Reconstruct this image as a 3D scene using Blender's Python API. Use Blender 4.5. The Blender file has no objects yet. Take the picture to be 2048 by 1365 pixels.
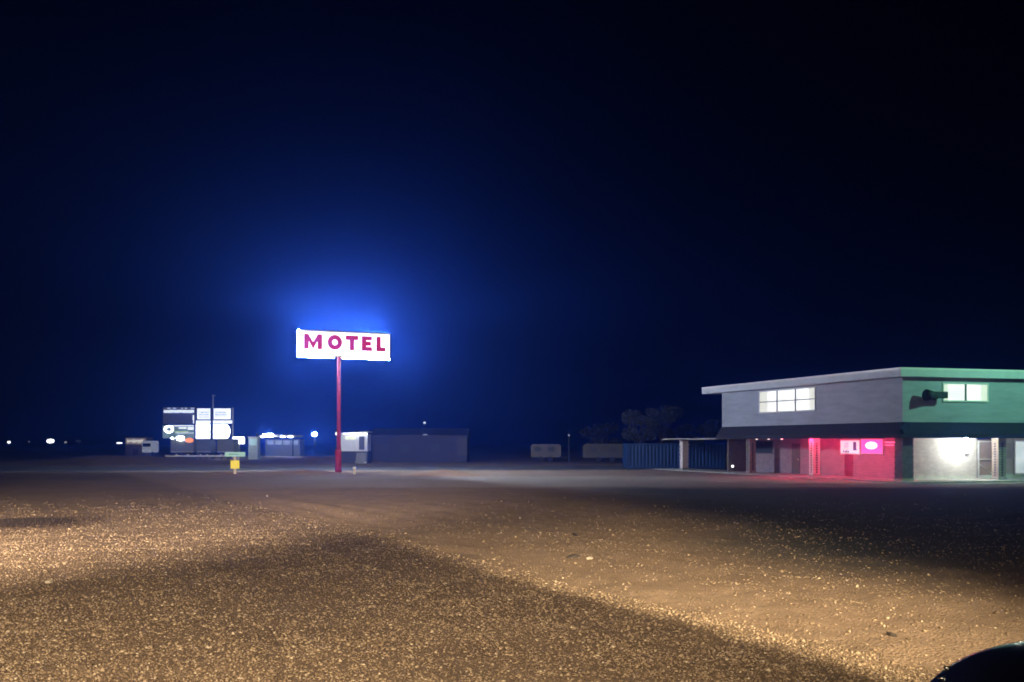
import bpy, bmesh, math, random
import numpy as np
from mathutils import Vector, Matrix
R = math.radians
random.seed(7); rng = np.random.default_rng(11)
S = bpy.context.scene
COL = S.collection
F = 2200.0; CX = 1024.0; HY = 885.0; CAMH = 2.3

# ------------------------------------------------------------ helpers
def at(px, py, d):
    return Vector(((px-CX)/F*d, d, CAMH-(py-HY)/F*d))
def ground(px, py):
    d = CAMH*F/(py-HY)
    return Vector(((px-CX)/F*d, d, 0))
def zof(py, d): return CAMH-(py-HY)/F*d
def xof(px, d): return (px-CX)/F*d

MATS = {}
def mat(name, col, rough=0.7, var=0.25, scale=3.0, bump=0.0, bscale=30.0, metal=0.0, spec=0.4, coat=0.0, stretch=None):
    if name in MATS: return MATS[name]
    m = bpy.data.materials.new(name); m.use_nodes = True
    nt = m.node_tree; N = nt.nodes; L = nt.links
    p = N['Principled BSDF']
    p.inputs['Roughness'].default_value = rough
    p.inputs['Metallic'].default_value = metal
    p.inputs['Specular IOR Level'].default_value = spec
    p.inputs['Coat Weight'].default_value = coat
    tc = N.new('ShaderNodeTexCoord')
    src = tc.outputs['Object']
    if stretch:
        mp = N.new('ShaderNodeMapping'); mp.inputs['Scale'].default_value = stretch
        L.new(src, mp.inputs['Vector']); src = mp.outputs['Vector']
    nz = N.new('ShaderNodeTexNoise'); nz.inputs['Scale'].default_value = scale
    nz.inputs['Detail'].default_value = 6; nz.inputs['Roughness'].default_value = 0.65
    L.new(src, nz.inputs['Vector'])
    cr = N.new('ShaderNodeValToRGB')
    cr.color_ramp.elements[0].position = 0.3; cr.color_ramp.elements[1].position = 0.7
    a = [max(0, c*(1-var)) for c in col]; b = [min(1, c*(1+var*0.6)) for c in col]
    cr.color_ramp.elements[0].color = (*a, 1); cr.color_ramp.elements[1].color = (*b, 1)
    L.new(nz.outputs['Fac'], cr.inputs['Fac']); L.new(cr.outputs['Color'], p.inputs['Base Color'])
    if bump:
        n2 = N.new('ShaderNodeTexNoise'); n2.inputs['Scale'].default_value = bscale; n2.inputs['Detail'].default_value = 5
        L.new(src, n2.inputs['Vector'])
        bp = N.new('ShaderNodeBump'); bp.inputs['Strength'].default_value = bump; bp.inputs['Distance'].default_value = 0.02
        L.new(n2.outputs['Fac'], bp.inputs['Height']); L.new(bp.outputs['Normal'], p.inputs['Normal'])
    MATS[name] = m
    return m

def emit(name, col, strength, var=0.0, scale=2.0):
    if name in MATS: return MATS[name]
    m = bpy.data.materials.new(name); m.use_nodes = True
    nt = m.node_tree; N = nt.nodes; L = nt.links
    p = N['Principled BSDF']
    p.inputs['Base Color'].default_value = (*[min(.8, c*.6) for c in col], 1)
    p.inputs['Roughness'].default_value = 0.4
    p.inputs['Emission Strength'].default_value = strength
    if var:
        tc = N.new('ShaderNodeTexCoord'); nz = N.new('ShaderNodeTexNoise'); nz.inputs['Scale'].default_value = scale
        nz.inputs['Detail'].default_value = 3
        L.new(tc.outputs['Object'], nz.inputs['Vector'])
        cr = N.new('ShaderNodeValToRGB')
        cr.color_ramp.elements[0].position = .35; cr.color_ramp.elements[1].position = .65
        cr.color_ramp.elements[0].color = (*[c*(1-var) for c in col], 1); cr.color_ramp.elements[1].color = (*col, 1)
        L.new(nz.outputs['Fac'], cr.inputs['Fac']); L.new(cr.outputs['Color'], p.inputs['Emission Color'])
    else:
        p.inputs['Emission Color'].default_value = (*col, 1)
    MATS[name] = m
    return m

def brick(name, c1, c2, mortar, scale=4.0, rough=0.85, bump=0.6):
    if name in MATS: return MATS[name]
    m = bpy.data.materials.new(name); m.use_nodes = True
    nt = m.node_tree; N = nt.nodes; L = nt.links
    p = N['Principled BSDF']; p.inputs['Roughness'].default_value = rough
    tc = N.new('ShaderNodeTexCoord')
    sep = N.new('ShaderNodeSeparateXYZ'); L.new(tc.outputs['Object'], sep.inputs[0])
    add = N.new('ShaderNodeMath'); add.operation = 'ADD'
    L.new(sep.outputs[0], add.inputs[0]); L.new(sep.outputs[1], add.inputs[1])
    cmb = N.new('ShaderNodeCombineXYZ'); L.new(add.outputs[0], cmb.inputs[0]); L.new(sep.outputs[2], cmb.inputs[1])
    b = N.new('ShaderNodeTexBrick'); b.inputs['Scale'].default_value = scale
    b.inputs['Color1'].default_value = (*c1, 1); b.inputs['Color2'].default_value = (*c2, 1); b.inputs['Mortar'].default_value = (*mortar, 1)
    b.inputs['Mortar Size'].default_value = 0.02; b.inputs['Brick Width'].default_value = 0.9; b.inputs['Row Height'].default_value = 0.34
    L.new(cmb.outputs[0], b.inputs['Vector'])
    nz = N.new('ShaderNodeTexNoise'); nz.inputs['Scale'].default_value = 2.2; nz.inputs['Detail'].default_value = 8
    L.new(tc.outputs['Object'], nz.inputs['Vector'])
    mr = N.new('ShaderNodeMapRange'); mr.inputs[1].default_value = .3; mr.inputs[2].default_value = .7; mr.inputs[3].default_value = .84; mr.inputs[4].default_value = 1.06
    L.new(nz.outputs['Fac'], mr.inputs[0])
    mx = N.new('ShaderNodeMix'); mx.data_type = 'RGBA'; mx.blend_type = 'MULTIPLY'; mx.inputs[0].default_value = 1
    L.new(b.outputs['Color'], mx.inputs[6]); L.new(mr.outputs[0], mx.inputs[7])
    L.new(mx.outputs[2], p.inputs['Base Color'])
    bp = N.new('ShaderNodeBump'); bp.inputs['Strength'].default_value = bump; bp.inputs['Distance'].default_value = .015
    iv = N.new('ShaderNodeMath'); iv.operation = 'SUBTRACT'; iv.inputs[0].default_value = 1
    L.new(b.outputs['Fac'], iv.inputs[1]); L.new(iv.outputs[0], bp.inputs['Height']); L.new(bp.outputs['Normal'], p.inputs['Normal'])
    MATS[name] = m
    return m

class MB:
    """collects solids into one mesh"""
    def __init__(s): s.bm = bmesh.new()
    def box(s, x0, x1, y0, y1, z0, z1, bev=0.0):
        b2 = bmesh.new(); bmesh.ops.create_cube(b2, size=1)
        for v in b2.verts:
            v.co = Vector(((x0+x1)/2+v.co.x*(x1-x0), (y0+y1)/2+v.co.y*(y1-y0), (z0+z1)/2+v.co.z*(z1-z0)))
        if bev: bmesh.ops.bevel(b2, geom=b2.edges[:], offset=bev, segments=2, affect='EDGES', profile=.5)
        s._merge(b2); return s
    def _merge(s, b2, M=None):
        if M is not None: b2.transform(M)
        me = bpy.data.meshes.new('t'); b2.to_mesh(me); b2.free(); s.bm.from_mesh(me); bpy.data.meshes.remove(me)
    def tube(s, p, q, r0, r1=None, n=12):
        p, q = Vector(p), Vector(q); r1 = r0 if r1 is None else r1
        b2 = bmesh.new(); L_ = (q-p).length
        bmesh.ops.create_cone(b2, cap_ends=True, segments=n, radius1=r0, radius2=r1, depth=L_)
        M = Matrix.Translation((p+q)/2) @ (q-p).to_track_quat('Z', 'Y').to_matrix().to_4x4()
        s._merge(b2, M); return s
    def ball(s, c, r, sx=1, sy=1, sz=1, n=2):
        b2 = bmesh.new(); bmesh.ops.create_icosphere(b2, subdivisions=n, radius=r)
        s._merge(b2, Matrix.Translation(c) @ Matrix.Diagonal((sx, sy, sz, 1))); return s
    def prism(s, pts, axis, lo, hi):
        """2D polygon extruded along an axis ('X','Y','Z')"""
        b2 = bmesh.new()
        def mk(u, v, w): return {'X': (w, u, v), 'Y': (u, w, v), 'Z': (u, v, w)}[axis]
        A = [b2.verts.new(mk(u, v, lo)) for u, v in pts]; B = [b2.verts.new(mk(u, v, hi)) for u, v in pts]
        n = len(pts)
        b2.faces.new(A); b2.faces.new(B[::-1])
        for i in range(n): b2.faces.new((A[i], B[i], B[(i+1) % n], A[(i+1) % n]))
        bmesh.ops.recalc_face_normals(b2, faces=b2.faces[:])
        s._merge(b2); return s
    def ring(s, c, r0, r1, axis, lo, hi, n=28, e=1.0):
        b2 = bmesh.new()
        def mk(u, v, w): return {'X': (w, u, v), 'Y': (u, w, v), 'Z': (u, v, w)}[axis]
        vs = []
        for i in range(n):
            t = 2*math.pi*i/n; ca, sa = math.cos(t), math.sin(t)
            vs.append([b2.verts.new(mk(c[0]+r*ca, c[1]+r*e*sa, w)) for r, w in ((r0, lo), (r1, lo), (r1, hi), (r0, hi))])
        for i in range(n):
            a, b = vs[i], vs[(i+1) % n]
            for k in range(4): b2.faces.new((a[k], a[(k+1) % 4], b[(k+1) % 4], b[k]))
        bmesh.ops.recalc_face_normals(b2, faces=b2.faces[:])
        s._merge(b2); return s
    def build(s, name, m, parent=None, smooth=False):
        me = bpy.data.meshes.new(name); s.bm.to_mesh(me); s.bm.free()
        if m: me.materials.append(m)
        if smooth:
            for p in me.polygons: p.use_smooth = True
        o = bpy.data.objects.new(name, me); COL.objects.link(o)
        if parent: o.parent = parent
        return o

def tag(o, label=None, cat=None, group=None, kind=None):
    if label: o['label'] = label
    if cat: o['category'] = cat
    if group: o['group'] = group
    if kind: o['kind'] = kind
    return o
def thing(name, label, cat, loc=(0, 0, 0), rz=0.0, group=None):
    o = bpy.data.objects.new(name, None); COL.objects.link(o)
    o.location = loc; o.rotation_euler = (0, 0, rz); o.empty_display_size = .3
    return tag(o, label, cat, group)
def lamp(name, typ, loc, energy, col, parent=None, size=.05, aim=None, spot=None, blend=1.0):
    ld = bpy.data.lights.new(name, typ); ld.energy = energy; ld.color = col
    if typ in ('POINT', 'SPOT'): ld.shadow_soft_size = size
    if typ == 'SPOT': ld.spot_size = spot; ld.spot_blend = blend
    o = bpy.data.objects.new(name, ld); COL.objects.link(o)
    o.location = loc
    if aim is not None: o.rotation_euler = (Vector(aim)-Vector(loc)).to_track_quat('-Z', 'Y').to_euler()
    if parent:
        o.parent = parent; o.matrix_parent_inverse = parent_matrix(parent).inverted()
    return o
def parent_matrix(p):
    return Matrix.Translation(p.location) @ p.rotation_euler.to_matrix().to_4x4()
def copy_tree(o, parent=None):
    kids = [c for c in bpy.data.objects if c.parent == o]
    c = o.copy(); COL.objects.link(c); c.parent = parent
    for k in kids: copy_tree(k, c)
    return c

# ------------------------------------------------------------ camera, world, haze
cam = bpy.data.cameras.new('camera'); co = bpy.data.objects.new('camera', cam); COL.objects.link(co)
co.location = (0, 0, CAMH); co.rotation_euler = (R(90), 0, 0)
cam.sensor_width = 36; cam.lens = 36*F/2048; cam.shift_y = (HY-682.5)/2048
cam.clip_end = 5000; cam.clip_start = .05
S.camera = co

w = bpy.data.worlds.new('World'); S.world = w; w.use_nodes = True
N = w.node_tree.nodes; L = w.node_tree.links
bg = N['Background']
sky = N.new('ShaderNodeTexSky'); sky.sky_type = 'NISHITA'; sky.sun_disc = False
sky.sun_elevation = R(-5.0); sky.sun_rotation = R(-75)
L.new(sky.outputs[0], bg.inputs['Color']); bg.inputs['Strength'].default_value = 0.003
moon = bpy.data.lights.new('moon', 'SUN'); moon.energy = 0.012; moon.angle = R(0.5); moon.color = (.75, .85, 1)
mo = bpy.data.objects.new('moon', moon); COL.objects.link(mo); mo.rotation_euler = (R(50), 0, R(25))

HAZE_TOP = 12.0
hz = bpy.data.materials.new('night_air'); hz.use_nodes = True
N = hz.node_tree.nodes; L = hz.node_tree.links
N.remove(N['Principled BSDF'])
pv = N.new('ShaderNodeVolumePrincipled')
pv.inputs['Color'].default_value = (.045, .155, 1, 1)
pv.inputs['Density'].default_value = .0031
pv.inputs['Anisotropy'].default_value = .85
L.new(pv.outputs[0], N['Material Output'].inputs['Volume'])
hb = MB().box(-1250, 1250, -130, 1650, -1.5, HAZE_TOP).build('haze', hz); tag(hb, 'thin blue night air filling the whole lot', kind='stuff')

# ------------------------------------------------------------ ground
RUTS = (-1.6, -3.2, -5.6, -7.2, 5.0, 6.6)
def zg(x, y):
    n = .035*np.sin(.55*x+.3*y+1)+.03*np.sin(.23*x-.41*y)+.018*np.sin(1.7*x+.9*y+2)+.012*np.sin(1.1*x-2.3*y)
    n = n+.008*np.sin(4.1*x+2.2*y)+.006*np.sin(3.1*x-5.3*y+1.)
    # shallow wheel rut along the edge of the lit strip
    s = (x-4.13)*.9056+(y-11)*.424
    n = n-.04*np.exp(-((s-1.2)/.25)**2)-.04*np.exp(-((s-2.9)/.25)**2)+.03*np.exp(-((s-2.0)/.3)**2)
    for c0 in RUTS: n = n-.02*np.exp(-((s-c0+.25*np.sin(.16*y+c0))/.22)**2)+.01*np.exp(-((s-c0-.45+.25*np.sin(.16*y+c0))/.2)**2)
    f = np.clip((62-y)/20, 0, 1)*np.clip((y-2)/6, 0, 1)
    return n*f
def spread(lo, hi, step, far_lo, far_hi, g=1.18):
    c = list(np.arange(lo, hi+1e-6, step)); s = step
    while c[-1] < far_hi: s *= g; c.append(c[-1]+s)
    c[-1] = far_hi; s = step
    while c[0] > far_lo: s *= g; c.insert(0, c[0]-s)
    c[0] = far_lo
    return np.array(c)
xs = spread(-14, 14, .16, -1200, 1200); ys = spread(8, 40, .16, -120, 1600)
Xg, Yg = np.meshgrid(xs, ys)
V = np.stack([Xg, Yg, zg(Xg, Yg)], -1).reshape(-1, 3)
ny, nx = Xg.shape
idx = np.arange(ny*nx).reshape(ny, nx)
Q = np.stack([idx[:-1, :-1], idx[:-1, 1:], idx[1:, 1:], idx[1:, :-1]], -1).reshape(-1, 4)
def np_mesh(name, V, Fc):
    me = bpy.data.meshes.new(name)
    k = Fc.shape[1]
    me.vertices.add(len(V)); me.vertices.foreach_set('co', V.astype(np.float32).ravel())
    me.loops.add(Fc.size); me.loops.foreach_set('vertex_index', Fc.astype(np.int32).ravel())
    me.polygons.add(len(Fc)); me.polygons.foreach_set('loop_start', np.arange(0, Fc.size, k, dtype=np.int32))
    me.polygons.foreach_set('loop_total', np.full(len(Fc), k, dtype=np.int32))
    me.update(calc_edges=True)
    return me

def dirt_material(name, dark, mid, light, peb=1.0, bands=False):
    m = bpy.data.materials.new(name); m.use_nodes = True
    nt = m.node_tree; N = nt.nodes; L = nt.links
    p = N['Principled BSDF']; p.inputs['Roughness'].default_value = .9; p.inputs['Specular IOR Level'].default_value = .25
    tc = N.new('ShaderNodeTexCoord')
    def noise(sc, det=8, rough=.6):
        n = N.new('ShaderNodeTexNoise'); n.inputs['Scale'].default_value = sc; n.inputs['Detail'].default_value = det
        n.inputs['Roughness'].default_value = rough; L.new(tc.outputs['Object'], n.inputs['Vector']); return n
    big = noise(.35, 6); fine = noise(9, 8, .75); grit = noise(45, 3, .7)
    cr = N.new('ShaderNodeValToRGB'); e = cr.color_ramp.elements
    e[0].position = .25; e[0].color = (*dark, 1); e[1].position = .75; e[1].color = (*light, 1)
    k = e.new(.5); k.color = (*mid, 1)
    m1 = N.new('ShaderNodeMath'); m1.operation = 'MULTIPLY_ADD'; m1.inputs[1].default_value = .45
    m2 = N.new('ShaderNodeMath'); m2.operation = 'MULTIPLY_ADD'; m2.inputs[1].default_value = .35
    m3 = N.new('ShaderNodeMath'); m3.operation = 'MULTIPLY'; m3.inputs[1].default_value = .25
    L.new(grit.outputs['Fac'], m3.inputs[0]); L.new(fine.outputs['Fac'], m2.inputs[0]); L.new(m3.outputs[0], m2.inputs[2])
    L.new(big.outputs['Fac'], m1.inputs[0]); L.new(m2.outputs[0], m1.inputs[2])
    L.new(m1.outputs[0], cr.inputs['Fac'])
    vo = N.new('ShaderNodeTexVoronoi'); vo.inputs['Scale'].default_value = 26; L.new(tc.outputs['Object'], vo.inputs['Vector'])
    # light pebbles
    sx = N.new('ShaderNodeSeparateColor'); L.new(vo.outputs['Color'], sx.inputs[0])
    gt = N.new('ShaderNodeMapRange'); gt.inputs[1].default_value = .72; gt.inputs[2].default_value = .95; L.new(sx.outputs[0], gt.inputs[0])
    near = N.new('ShaderNodeMapRange'); near.inputs[1].default_value = .5; near.inputs[2].default_value = .3; L.new(vo.outputs['Distance'], near.inputs[0])
    mm = N.new('ShaderNodeMath'); mm.operation = 'MULTIPLY'; L.new(gt.outputs[0], mm.inputs[0]); L.new(near.outputs[0], mm.inputs[1])
    ms = N.new('ShaderNodeMath'); ms.operation = 'MULTIPLY'; ms.inputs[1].default_value = .55*peb; L.new(mm.outputs[0], ms.inputs[0])
    mx = N.new('ShaderNodeMix'); mx.data_type = 'RGBA'
    L.new(ms.outputs[0], mx.inputs[0]); L.new(cr.outputs['Color'], mx.inputs[6]); mx.inputs[7].default_value = (.5, .43, .33, 1)
    outc = mx.outputs[2]
    if bands:
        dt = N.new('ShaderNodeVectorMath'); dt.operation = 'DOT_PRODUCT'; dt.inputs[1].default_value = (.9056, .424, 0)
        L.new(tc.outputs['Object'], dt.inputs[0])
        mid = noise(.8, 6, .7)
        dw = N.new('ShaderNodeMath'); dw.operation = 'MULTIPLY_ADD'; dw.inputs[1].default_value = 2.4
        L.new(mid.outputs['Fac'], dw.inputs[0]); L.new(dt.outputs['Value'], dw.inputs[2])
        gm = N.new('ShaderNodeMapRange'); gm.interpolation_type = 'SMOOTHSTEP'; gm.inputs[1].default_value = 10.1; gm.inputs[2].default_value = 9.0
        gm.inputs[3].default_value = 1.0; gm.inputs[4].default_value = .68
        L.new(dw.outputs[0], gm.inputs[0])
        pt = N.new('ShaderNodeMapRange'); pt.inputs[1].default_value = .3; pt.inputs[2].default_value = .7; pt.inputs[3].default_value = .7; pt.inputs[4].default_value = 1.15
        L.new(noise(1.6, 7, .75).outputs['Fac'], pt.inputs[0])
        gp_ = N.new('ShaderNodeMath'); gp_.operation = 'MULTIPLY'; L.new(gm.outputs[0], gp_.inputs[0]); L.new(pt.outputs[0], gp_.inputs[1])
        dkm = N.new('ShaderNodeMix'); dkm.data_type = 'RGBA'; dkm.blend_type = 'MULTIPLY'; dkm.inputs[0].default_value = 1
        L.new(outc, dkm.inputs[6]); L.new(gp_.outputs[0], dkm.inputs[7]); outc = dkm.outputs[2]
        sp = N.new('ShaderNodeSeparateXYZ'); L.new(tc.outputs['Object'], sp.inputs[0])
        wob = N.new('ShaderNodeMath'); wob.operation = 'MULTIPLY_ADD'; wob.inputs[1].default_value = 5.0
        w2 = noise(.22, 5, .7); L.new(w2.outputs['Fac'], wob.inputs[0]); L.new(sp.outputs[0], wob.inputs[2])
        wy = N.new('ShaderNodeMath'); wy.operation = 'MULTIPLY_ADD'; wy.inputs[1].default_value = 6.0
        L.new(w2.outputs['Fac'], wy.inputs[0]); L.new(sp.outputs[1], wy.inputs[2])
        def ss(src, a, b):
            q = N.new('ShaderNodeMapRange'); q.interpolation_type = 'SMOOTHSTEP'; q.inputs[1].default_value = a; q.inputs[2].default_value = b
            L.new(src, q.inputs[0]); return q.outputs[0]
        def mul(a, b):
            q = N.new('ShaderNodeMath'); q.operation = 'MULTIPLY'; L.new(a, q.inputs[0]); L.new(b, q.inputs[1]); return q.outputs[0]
        k = mul(mul(ss(wob.outputs[0], 5.5, 10.0), ss(wy.outputs[0], 19, 27)), ss(wy.outputs[0], 61.5, 55.5))  # darker grey tone over the right part of the lot
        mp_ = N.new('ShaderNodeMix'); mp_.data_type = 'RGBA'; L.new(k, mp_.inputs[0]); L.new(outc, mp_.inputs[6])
        kb = mul(mul(ss(wy.outputs[0], 57.0, 61.0), ss(wy.outputs[0], 80.0, 74.0)), ss(wob.outputs[0], -16, -4))  # pale band: light of sign and motel lamps painted into the ground
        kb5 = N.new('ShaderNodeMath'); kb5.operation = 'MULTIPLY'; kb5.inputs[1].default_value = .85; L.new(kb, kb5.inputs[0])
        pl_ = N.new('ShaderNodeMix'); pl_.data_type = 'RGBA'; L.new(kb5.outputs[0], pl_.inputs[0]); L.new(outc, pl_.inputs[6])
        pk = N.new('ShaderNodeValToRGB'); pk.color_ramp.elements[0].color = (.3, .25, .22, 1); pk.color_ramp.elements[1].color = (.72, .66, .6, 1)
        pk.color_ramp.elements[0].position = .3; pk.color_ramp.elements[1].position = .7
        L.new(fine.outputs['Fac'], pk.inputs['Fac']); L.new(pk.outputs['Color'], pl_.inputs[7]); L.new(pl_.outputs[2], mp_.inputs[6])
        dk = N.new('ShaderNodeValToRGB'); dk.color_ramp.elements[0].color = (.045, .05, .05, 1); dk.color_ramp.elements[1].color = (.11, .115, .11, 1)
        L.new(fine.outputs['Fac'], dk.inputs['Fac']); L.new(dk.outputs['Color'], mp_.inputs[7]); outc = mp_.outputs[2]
    L.new(outc, p.inputs['Base Color'])
    h = N.new('ShaderNodeMath'); h.operation = 'MULTIPLY_ADD'; h.inputs[1].default_value = -.8
    L.new(vo.outputs['Distance'], h.inputs[0]); L.new(fine.outputs['Fac'], h.inputs[2])
    bp = N.new('ShaderNodeBump'); bp.inputs['Strength'].default_value = .9; bp.inputs['Distance'].default_value = .03
    L.new(h.outputs[0], bp.inputs['Height']); L.new(bp.outputs['Normal'], p.inputs['Normal'])
    return m
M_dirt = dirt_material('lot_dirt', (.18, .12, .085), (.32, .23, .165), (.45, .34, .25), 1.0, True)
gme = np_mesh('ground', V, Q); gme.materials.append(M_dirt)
for p in gme.polygons: p.use_smooth = True
go = bpy.data.objects.new('ground', gme); COL.objects.link(go)
tag(go, 'bare brown dirt lot strewn with gravel', kind='structure')

# gravel: angular stones over the near lot
NS = 340000
u = rng.random(NS); dd = 8.6*(50/8.6)**u
xx = dd*(rng.random(NS)-.5)*1.5
den = .5+.25*np.sin(.9*xx+.5*dd)+.25*np.sin(.37*dd-1.3*xx+1)+.18*np.sin(2.3*xx+1.1*dd)
s = (xx-4.13)*.9056+(dd-11)*.424
keep = rng.random(NS) < np.where(s > 0, .07+.16*den, .5+.5*den)
keep &= ~((s > .95) & (s < 1.45) & (rng.random(NS) < .6))
keep &= rng.random(NS) < np.clip((50-dd)/24, 0, 1)**1.5
for c0 in RUTS: keep &= ~((np.abs(s-c0+.25*np.sin(.16*dd+c0)) < .2) & (rng.random(NS) < .22))
xx, dd = xx[keep], dd[keep]; n = len(xx)
rad = .0065+.006*rng.gamma(1.6, .6, n); rad = np.minimum(rad, .03)*(1+.014*(dd-9))
big = rng.random(n) < .0012; rad[big] *= 2.2
base = np.array([(1, 0, 0), (-1, 0, 0), (0, 1, 0), (0, -1, 0), (0, 0, 1), (0, 0, -1)], float)
vv = base[None]*rad[:, None, None]*(.65+.7*rng.random((n, 6, 1)))
vv += rng.normal(0, .22, (n, 6, 3))*rad[:, None, None]
vv[:, :, 2] *= (.45+.35*rng.random((n, 1)))
th = rng.random(n)*6.283; c_, s_ = np.cos(th)[:, None], np.sin(th)[:, None]
rx = vv[:, :, 0]*c_-vv[:, :, 1]*s_; ry = vv[:, :, 0]*s_+vv[:, :, 1]*c_
vv[:, :, 0] = rx+xx[:, None]; vv[:, :, 1] = ry+dd[:, None]
vv[:, :, 2] += (zg(xx, dd)+rad*.22)[:, None]
fb = np.array([(0, 2, 4), (2, 1, 4), (1, 3, 4), (3, 0, 4), (2, 0, 5), (1, 2, 5), (3, 1, 5), (0, 3, 5)])
FF = (fb[None]+6*np.arange(n)[:, None, None]).reshape(-1, 3)
sme = np_mesh('gravel', vv.reshape(-1, 3), FF)
at_ = sme.attributes.new('tone', 'FLOAT', 'POINT'); at_.data.foreach_set('value', np.repeat(rng.random(n), 6).astype(np.float32))
mg = bpy.data.materials.new('gravel_stone'); mg.use_nodes = True
N = mg.node_tree.nodes; L = mg.node_tree.links; p = N['Principled BSDF']; p.inputs['Roughness'].default_value = .75
an = N.new('ShaderNodeAttribute'); an.attribute_name = 'tone'
cr = N.new('ShaderNodeValToRGB'); e = cr.color_ramp.elements
e[0].color = (.12, .085, .055, 1); e[1].color = (.6, .52, .4, 1)
for pos, c in ((.35, (.21, .15, .1)), (.7, (.33, .25, .17)), (.93, (.43, .34, .24))):
    k = e.new(pos); k.color = (*c, 1)
L.new(an.outputs['Fac'], cr.inputs['Fac']); L.new(cr.outputs['Color'], p.inputs['Base Color'])
sme.materials.append(mg)
so = bpy.data.objects.new('gravel', sme); COL.objects.link(so)
tag(so, 'loose angular gravel scattered over the near lot', kind='stuff')

# road across the back, and its painted edge line
M_asph = mat('old_asphalt', (.11, .11, .115), .85, .35, 1.3, .3, 25)
M_conc = mat('pale_concrete', (.42, .4, .38), .85, .3, 1.7, .25, 30)
rd = MB().prism([(-260, 62), (-60, 84), (40, 96), (300, 104), (300, 124), (40, 112), (-60, 99), (-260, 78)], 'Z', -.2, .012).build('road', M_asph)
tag(rd, 'dark asphalt road crossing behind the motel sign', kind='structure')
ln = MB().prism([(-60, 85.0), (-18, 90.1), (-18, 90.5), (-60, 85.4)], 'Z', .0125, .017).build('road_edge_line', mat('line_paint', (.11, .11, .105), .6, .5, 4))
tag(ln, 'faded pale edge line along the near side of road', kind='structure')
sh = MB().prism([(-10, 89.0), (40, 94.5), (40, 96.0), (-10, 90.0)], 'Z', -.1, .016).build('road_shoulder', mat('shoulder_grey', (.2, .19, .18), .9, .35, 1.5, .3, 20))
tag(sh, 'pale strip of road shoulder left of the blue container', kind='structure')

def mound(name, c, rx, ry, h, m, label, seed):
    rr = random.Random(seed); bm = bmesh.new(); nr, na = 10, 40; rings = []
    for i in range(nr+1):
        t = i/nr; row = []
        for j in range(na):
            a = 2*math.pi*j/na
            k = 1+.12*math.sin(3*a+seed)+.08*math.sin(7*a+2*seed)
            z = h*(math.cos(math.pi*t)*.5+.5)*(1+.25*math.sin(5*a*t+seed))+rr.uniform(-.03, .03)*h*(1 if t < 1 else 0)
            row.append(bm.verts.new((c[0]+rx*t*k*math.cos(a), c[1]+ry*t*k*math.sin(a), z-.03*(t > .99))))
        rings.append(row)
    for i in range(nr):
        for j in range(na):
            q = [rings[i][j], rings[i+1][j], rings[i+1][(j+1) % na], rings[i][(j+1) % na]]
            bm.faces.new(q)
    bmesh.ops.remove_doubles(bm, verts=bm.verts[:], dist=1e-4)
    me = bpy.data.meshes.new(name); bm.to_mesh(me); bm.free(); me.materials.append(m)
    for p in me.polygons: p.use_smooth = True
    o = bpy.data.objects.new(name, me); COL.objects.link(o)
    return tag(o, label, kind='structure')
M_red = dirt_material('red_dirt', (.2, .12, .075), (.33, .2, .125), (.43, .28, .18), .4)
M_dk = dirt_material('bank_soil', (.16, .1, .08), (.26, .17, .13), (.36, .26, .2), .4)
g = ground(880, 953); mound('dirt_mound', (g.x, g.y+1), 3.2, 2.2, .33, M_red, 'low reddish dirt mound right of the motel sign pole', 1)
g = ground(600, 949); mound('dirt_mound', (g.x-.3, g.y+1.5), 4.6, 2.2, .24, M_red, 'flat earth mound left of the red pole base', 2)
g = ground(462, 951); mound('dirt_mound', (g.x-.2, g.y+.6), 2.2, 1.6, .22, M_dk, 'small earth hump at the yellow marker post', 3)
mound('earth_bank', (-42, 122), 17, 9, .75, M_dk, 'brown earth bank below the tall multi panel sign', 4)
mound('earth_bank', (-22, 124), 8, 6, .6, M_dk, 'brown earth bank right of the yellow marker post', 6)

# ------------------------------------------------------------ motel sign
sg = thing('motel_sign', 'lit white box sign reading MOTEL on tall red pole', 'sign', (-12.36, 81.3, 0), math.atan2(3.0, 6.4))
W2 = 3.42; Z0, Z1 = 8.6, 10.42; DP = .2
M_cab = mat('sign_cabinet', (.7, .7, .72), .5, .15, 2)
M_face = emit('sign_face_glow', (.96, .98, 1), 2.6)
M_tube = emit('sign_tube_glow', (.72, .83, 1), 4600.0)
M_tube2 = emit('sign_lower_tube_glow', (.8, .88, 1), 1500.0)
MB().box(-W2, W2, -DP, DP, Z0, Z1).build('cabinet', M_cab, sg)
MB().box(-W2+.05, W2-.05, -DP-.012, -DP-.002, Z0+.05, Z1-.05).build('sign_face', M_face, sg)
MB().box(-W2+.05, W2-.05, DP+.002, DP+.012, Z0+.05, Z1-.05).build('sign_face', M_face, sg)
fr = MB()
for y in (-DP-.02,):
    fr.box(-W2-.03, W2+.03, y-.03, y+.01, Z1-.06, Z1+.04).box(-W2-.03, W2+.03, y-.03, y+.01, Z0-.04, Z0+.06)
    fr.box(-W2-.03, -W2+.05, y-.03, y+.01, Z0+.06, Z1-.06).box(W2-.05, W2+.03, y-.03, y+.01, Z0+.06, Z1-.06)
fr.build('frame', M_cab, sg)
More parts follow.
